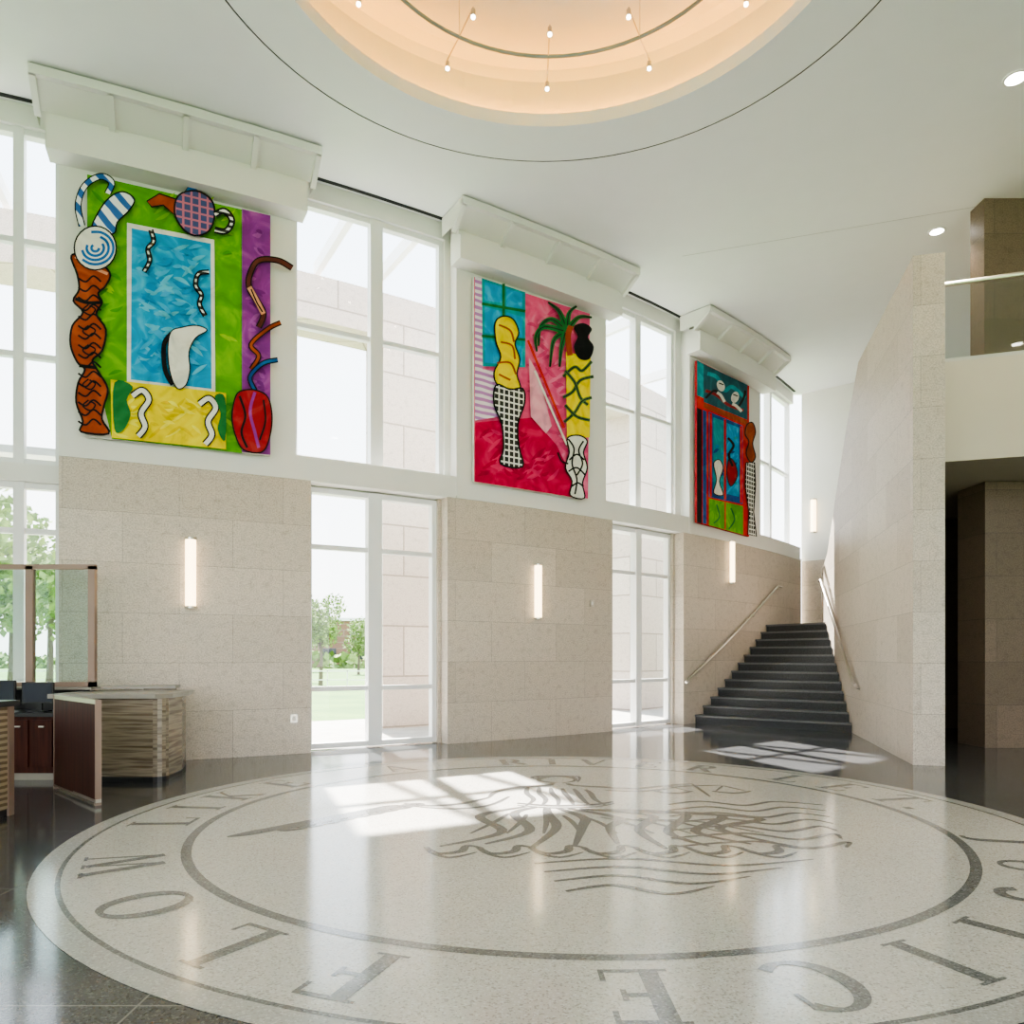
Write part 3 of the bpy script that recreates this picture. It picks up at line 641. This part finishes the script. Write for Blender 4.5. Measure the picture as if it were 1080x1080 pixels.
TOPM=plain('stone_counter_top',(.30,.275,.24),.3,var=.1)
RIB=pattern('ribbed_tan','h',(.15,.10,.06),(.36,.28,.19),6)
dk=M('security_desk')
pl=[(-5.1,8.35),(-3.98,8.30)]+[(-3.98+.12*math.sin(k*math.pi/8),8.42-.12*math.cos(k*math.pi/8)) for k in range(1,5)]+[(-3.92,8.9),(-4.05,9.3),(-5.1,9.15)]
dk.prism(pl,.06,.93,TRAV); dk.prism([(x*1.0,y) for x,y in pl],0,.06,DARK)
top=[(-5.15,8.30),(-3.93,8.25),(-3.83,8.45),(-3.86,8.95),(-4.0,9.4),(-5.15,9.2)]
dk.prism(top,.93,.98,TOPM)
dk.prism([(-4.55,9.25),(-4.22,9.35),(-4.35,9.72),(-4.68,9.62)],0,1.0,TRAV); dk.prism([(-5.2,9.05),(-4.18,9.3),(-4.3,9.72),(-5.3,9.4)],1.0,1.03,TOPM)
dk.box(-7.4,-5.15,8.45,9.0,.08,.72,WOOD); dk.box(-7.4,-5.1,8.4,9.05,.72,.76,DARK); dk.box(-7.4,-5.15,8.47,9.0,0,.08,TOPM)
dk.box(-7.4,-5.1,8.95,9.05,.76,1.03,DARK); dk.box(-7.4,-5.0,8.9,9.1,1.0,1.03,TOPM)
for k in range(3): dk.box(-5.95+k*.27,-5.72+k*.27,8.43,8.45,.15,.68,WOOD); dk.box(-5.86+k*.27,-5.80+k*.27,8.41,8.43,.6,.615,STEEL)
dk.build()
g=M('security_gate_panel')
gp0=(-4.83,7.9); gp1=(-3.9,7.0)
g.wall(gp0,gp1,.045,.05,.95,WOOD); g.wall((-4.84,7.91),(-3.89,6.99),.055,.95,.99,STEEL)
g.wall((-3.92,7.02),(-3.89,6.99),.055,.0,.99,BRONZE); g.wall((-4.85,7.92),(-4.82,7.89),.055,.0,.99,BRONZE); g.wall((-4.85,7.92),(-3.88,6.98),.05,.03,.06,STEEL); g.build()
g=M('security_counter'); 
g.box(-5.2,-4.42,4.6,6.62,.06,.96,RIB); g.box(-5.25,-4.38,4.55,6.67,.96,1.01,DARK); g.box(-5.2,-4.44,4.6,6.6,0,.06,DARK); g.box(-4.425,-4.405,6.56,6.63,0,.96,BRONZE); g.build()
sc=M('security_glass_screen'); sy=9.0
for x0,x1 in ((-5.08,-5.0),(-5.83,-5.74),(-6.6,-6.52),(-7.4,-7.32)): sc.box(x0,x1,sy-.03,sy+.03,1.03,2.48,BRONZE)
sc.box(-7.4,-5.0,sy-.03,sy+.03,2.44,2.5,BRONZE); sc.box(-7.4,-5.0,sy-.03,sy+.03,1.03,1.09,BRONZE)
sc.box(-7.35,-5.04,sy-.006,sy+.006,1.09,2.44,GLG); sc.build()
SCRN=plain('screen_glass',(.03,.035,.05),.08)
def monitor(x,y,z,w_,h_):
    m=M('computer_monitor'); m.box(x-w_/2,x+w_/2,y,y+.03,z+.1,z+.1+h_,DARK); m.box(x-w_/2+.015,x+w_/2-.015,y-.003,y,z+.115,z+.085+h_,SCRN)
    m.box(x-.03,x+.03,y+.03,y+.06,z+.01,z+.25,DARK); m.box(x-.11,x+.11,y-.06,y+.1,z,z+.015,DARK); m.build()
monitor(-5.45,8.6,.76,.36,.24); monitor(-5.95,8.65,.76,.42,.26)
# ---------------------------------------------------------------- exterior
GRASS,nt,b,o=newmat('grass'); tc=N(nt,'ShaderNodeTexCoord'); nz=N(nt,'ShaderNodeTexNoise',Scale=.6,Detail=8.0); nt.links.new(tc.outputs['Object'],nz.inputs['Vector'])
nt.links.new(ramp(nt,nz.outputs['Fac'],[(.3,(.05,.13,.015)),(.7,(.11,.21,.03))]),b.inputs['Base Color']); b.inputs['Roughness'].default_value=.9
gr=M('ground_lawn'); gr.face([(-120,-60,-.08),(120,-60,-.08),(120,200,-.08),(-120,200,-.08)],GRASS); gr.build()
PAVE=plain('pavement',(.40,.38,.35),.8,var=.1)
pv=M('pavement_terrace'); pv.arc(AP0-.2,AEND+.1,-.41,-5.6,-.07,-.03,PAVE,n=30); pv.build()
po=M('exterior_portico'); O0,O1=-3.2,-4.1
piers=[(phi(404,O0),phi(490,O0)),(phi(668,O0),phi(740,O0)),(phi(404,O0)-.155,phi(404,O0)-.115)]
for a,b_ in piers: po.arc(a,b_,O0,O1,-.03,7.7,EXST)
po.arc(AP0,AEND+.05,O0,O1,7.7,8.55,EXST)
po.arc(AP0,AEND,-.45,-1.35,4.02,4.12,FRAME)  # ledge added to keep most sun out of the lower windows
mids=[(A312+phi(466,GO))/2,A312,phi(466,GO),A640,(A640+phi(708,GO))/2,phi(708,GO),A803,AEND,AW0,(AW0+A62)/2,A62,AP0]
for a in mids: po.arc(a-.06/R,a+.06/R,-.45,O0-.2,8.62,8.85,FRAME,n=1)
po.build()
br_=stone('brick_building',(.28,.15,.10),(.24,.13,.09),(.3,.25,.2),bw=2,rh=.8,msize=.05,rough=.8)
bd=M('distant_building'); bd.box(-46,-14,98,112,-.1,6.0,br_); bd.box(-46.3,-13.7,97.7,112.3,6.0,6.4,FRAME)
for k in range(8):
    for z in (1,4): bd.box(-44+k*3.8,-42+k*3.8,97.9,98,z,z+1.4,SCRN)
bd.build()
LEAF=[plain('leaf_%d'%i,c_,.7,var=.3,scale=6) for i,c_ in enumerate([(.10,.17,.03),(.16,.25,.05),(.24,.32,.09)])]
BARK=plain('bark',(.12,.09,.07),.9)
def tree(x,y,h,rad,n=1800):
    m=M('park_tree'); zb=-.08
    m.tube([(x,y,zb),(x+.05,y,h*.25),(x,y+.05,h*.5),(x,y,h*.8)],[.02*h+.03,.018*h,.012*h,.004*h],BARK,7)
    cl=[]
    for k in range(9):
        a=random.random()*6.28; r_=rad*random.uniform(.1,.6); z=h*random.uniform(.42,.85)
        c_=(x+r_*math.cos(a),y+r_*math.sin(a),z); cl.append((c_,rad*random.uniform(.35,.55)))
        m.tube([(x,y,h*.35),((x+c_[0])/2,(y+c_[1])/2,z*.8),c_],[.008*h,.006*h,.002*h],BARK,5)
    for i in range(n):
        c_,rr_=random.choice(cl); v=Vector((random.gauss(0,1),random.gauss(0,1),random.gauss(0,.9))).normalized()*rr_*random.uniform(.5,1.05)
        p=Vector(c_)+v; u=Vector((random.gauss(0,1),random.gauss(0,1),random.gauss(0,1))).normalized(); w_=u.orthogonal().normalized(); s_=.045*rad+.03
        m.face([p-u*s_,p+w_*s_*.6,p+u*s_,p-w_*s_*.6],LEAF[i%3])
    m.build()
for col,Z,h,r_ in ((12,24,6.5,2.6),(52,33,7,2.6),(338,38,4.6,1.5),(378,60,4.6,1.7),(-60,22,7,3),(690,45,6,2.2),(325,70,6,3),(310,42,4,1.5)):
    tree((col-CX)/F*Z,Z,h,r_)
hd=M('distant_hedge')
for i in range(2600):
    x=random.uniform(-110,60); y=90+random.uniform(-1,3); z=random.uniform(0,1.6)+.6*math.sin(x*.15)
    u=Vector((random.gauss(0,1),random.gauss(0,1),random.gauss(0,1))).normalized(); w_=u.orthogonal().normalized(); p=Vector((x,y,max(z,0)))
    hd.face([p-u*.6,p+w_*.5,p+u*.6,p-w_*.5],LEAF[i%3])
hd.build()
fe=M('park_fence')
for i in range(60): fe.box(-30+i*.9,-29.96+i*.9,34,34.04,-.08,.8,FRAME)
fe.box(-30,24,34,34.03,.7,.75,FRAME); fe.box(-30,24,34,34.03,.3,.34,FRAME); fe.build()
# ---------------------------------------------------------------- light
wd=bpy.data.worlds.new('sky'); bpy.context.scene.world=wd; wd.use_nodes=True; nt=wd.node_tree; nt.nodes.clear()
o=N(nt,'ShaderNodeOutputWorld'); bg=N(nt,'ShaderNodeBackground'); tc=N(nt,'ShaderNodeTexCoord'); sx=N(nt,'ShaderNodeSeparateXYZ')
nt.links.new(tc.outputs['Generated'],sx.inputs[0])
nt.links.new(ramp(nt,sx.outputs['Z'],[(0,(1,.99,.97)),(.25,(.90,.95,1)),(1,(.60,.78,1))]),bg.inputs[0]); bg.inputs[1].default_value=3.6
nt.links.new(bg.outputs[0],o.inputs[0])
S=bpy.data.lights.new('sun','SUN'); S.energy=30; S.angle=.018; S.color=(1,.95,.87)
so=bpy.data.objects.new('sun',S); bpy.context.collection.objects.link(so)
el=math.radians(55); dv=Vector((.36*math.cos(el),-.933*math.cos(el),-math.sin(el)))
so.rotation_euler=dv.to_track_quat('-Z','Y').to_euler(); so.location=(-10,30,30)
# ---------------------------------------------------------------- camera
cam=bpy.data.cameras.new('camera'); co=bpy.data.objects.new('camera',cam); bpy.context.collection.objects.link(co)
co.location=(0,0,H); co.rotation_euler=(math.pi/2,0,0); cam.sensor_width=36; cam.lens=F/1080*36; cam.shift_y=(HY-540)/1080; cam.clip_end=500
bpy.context.scene.camera=co
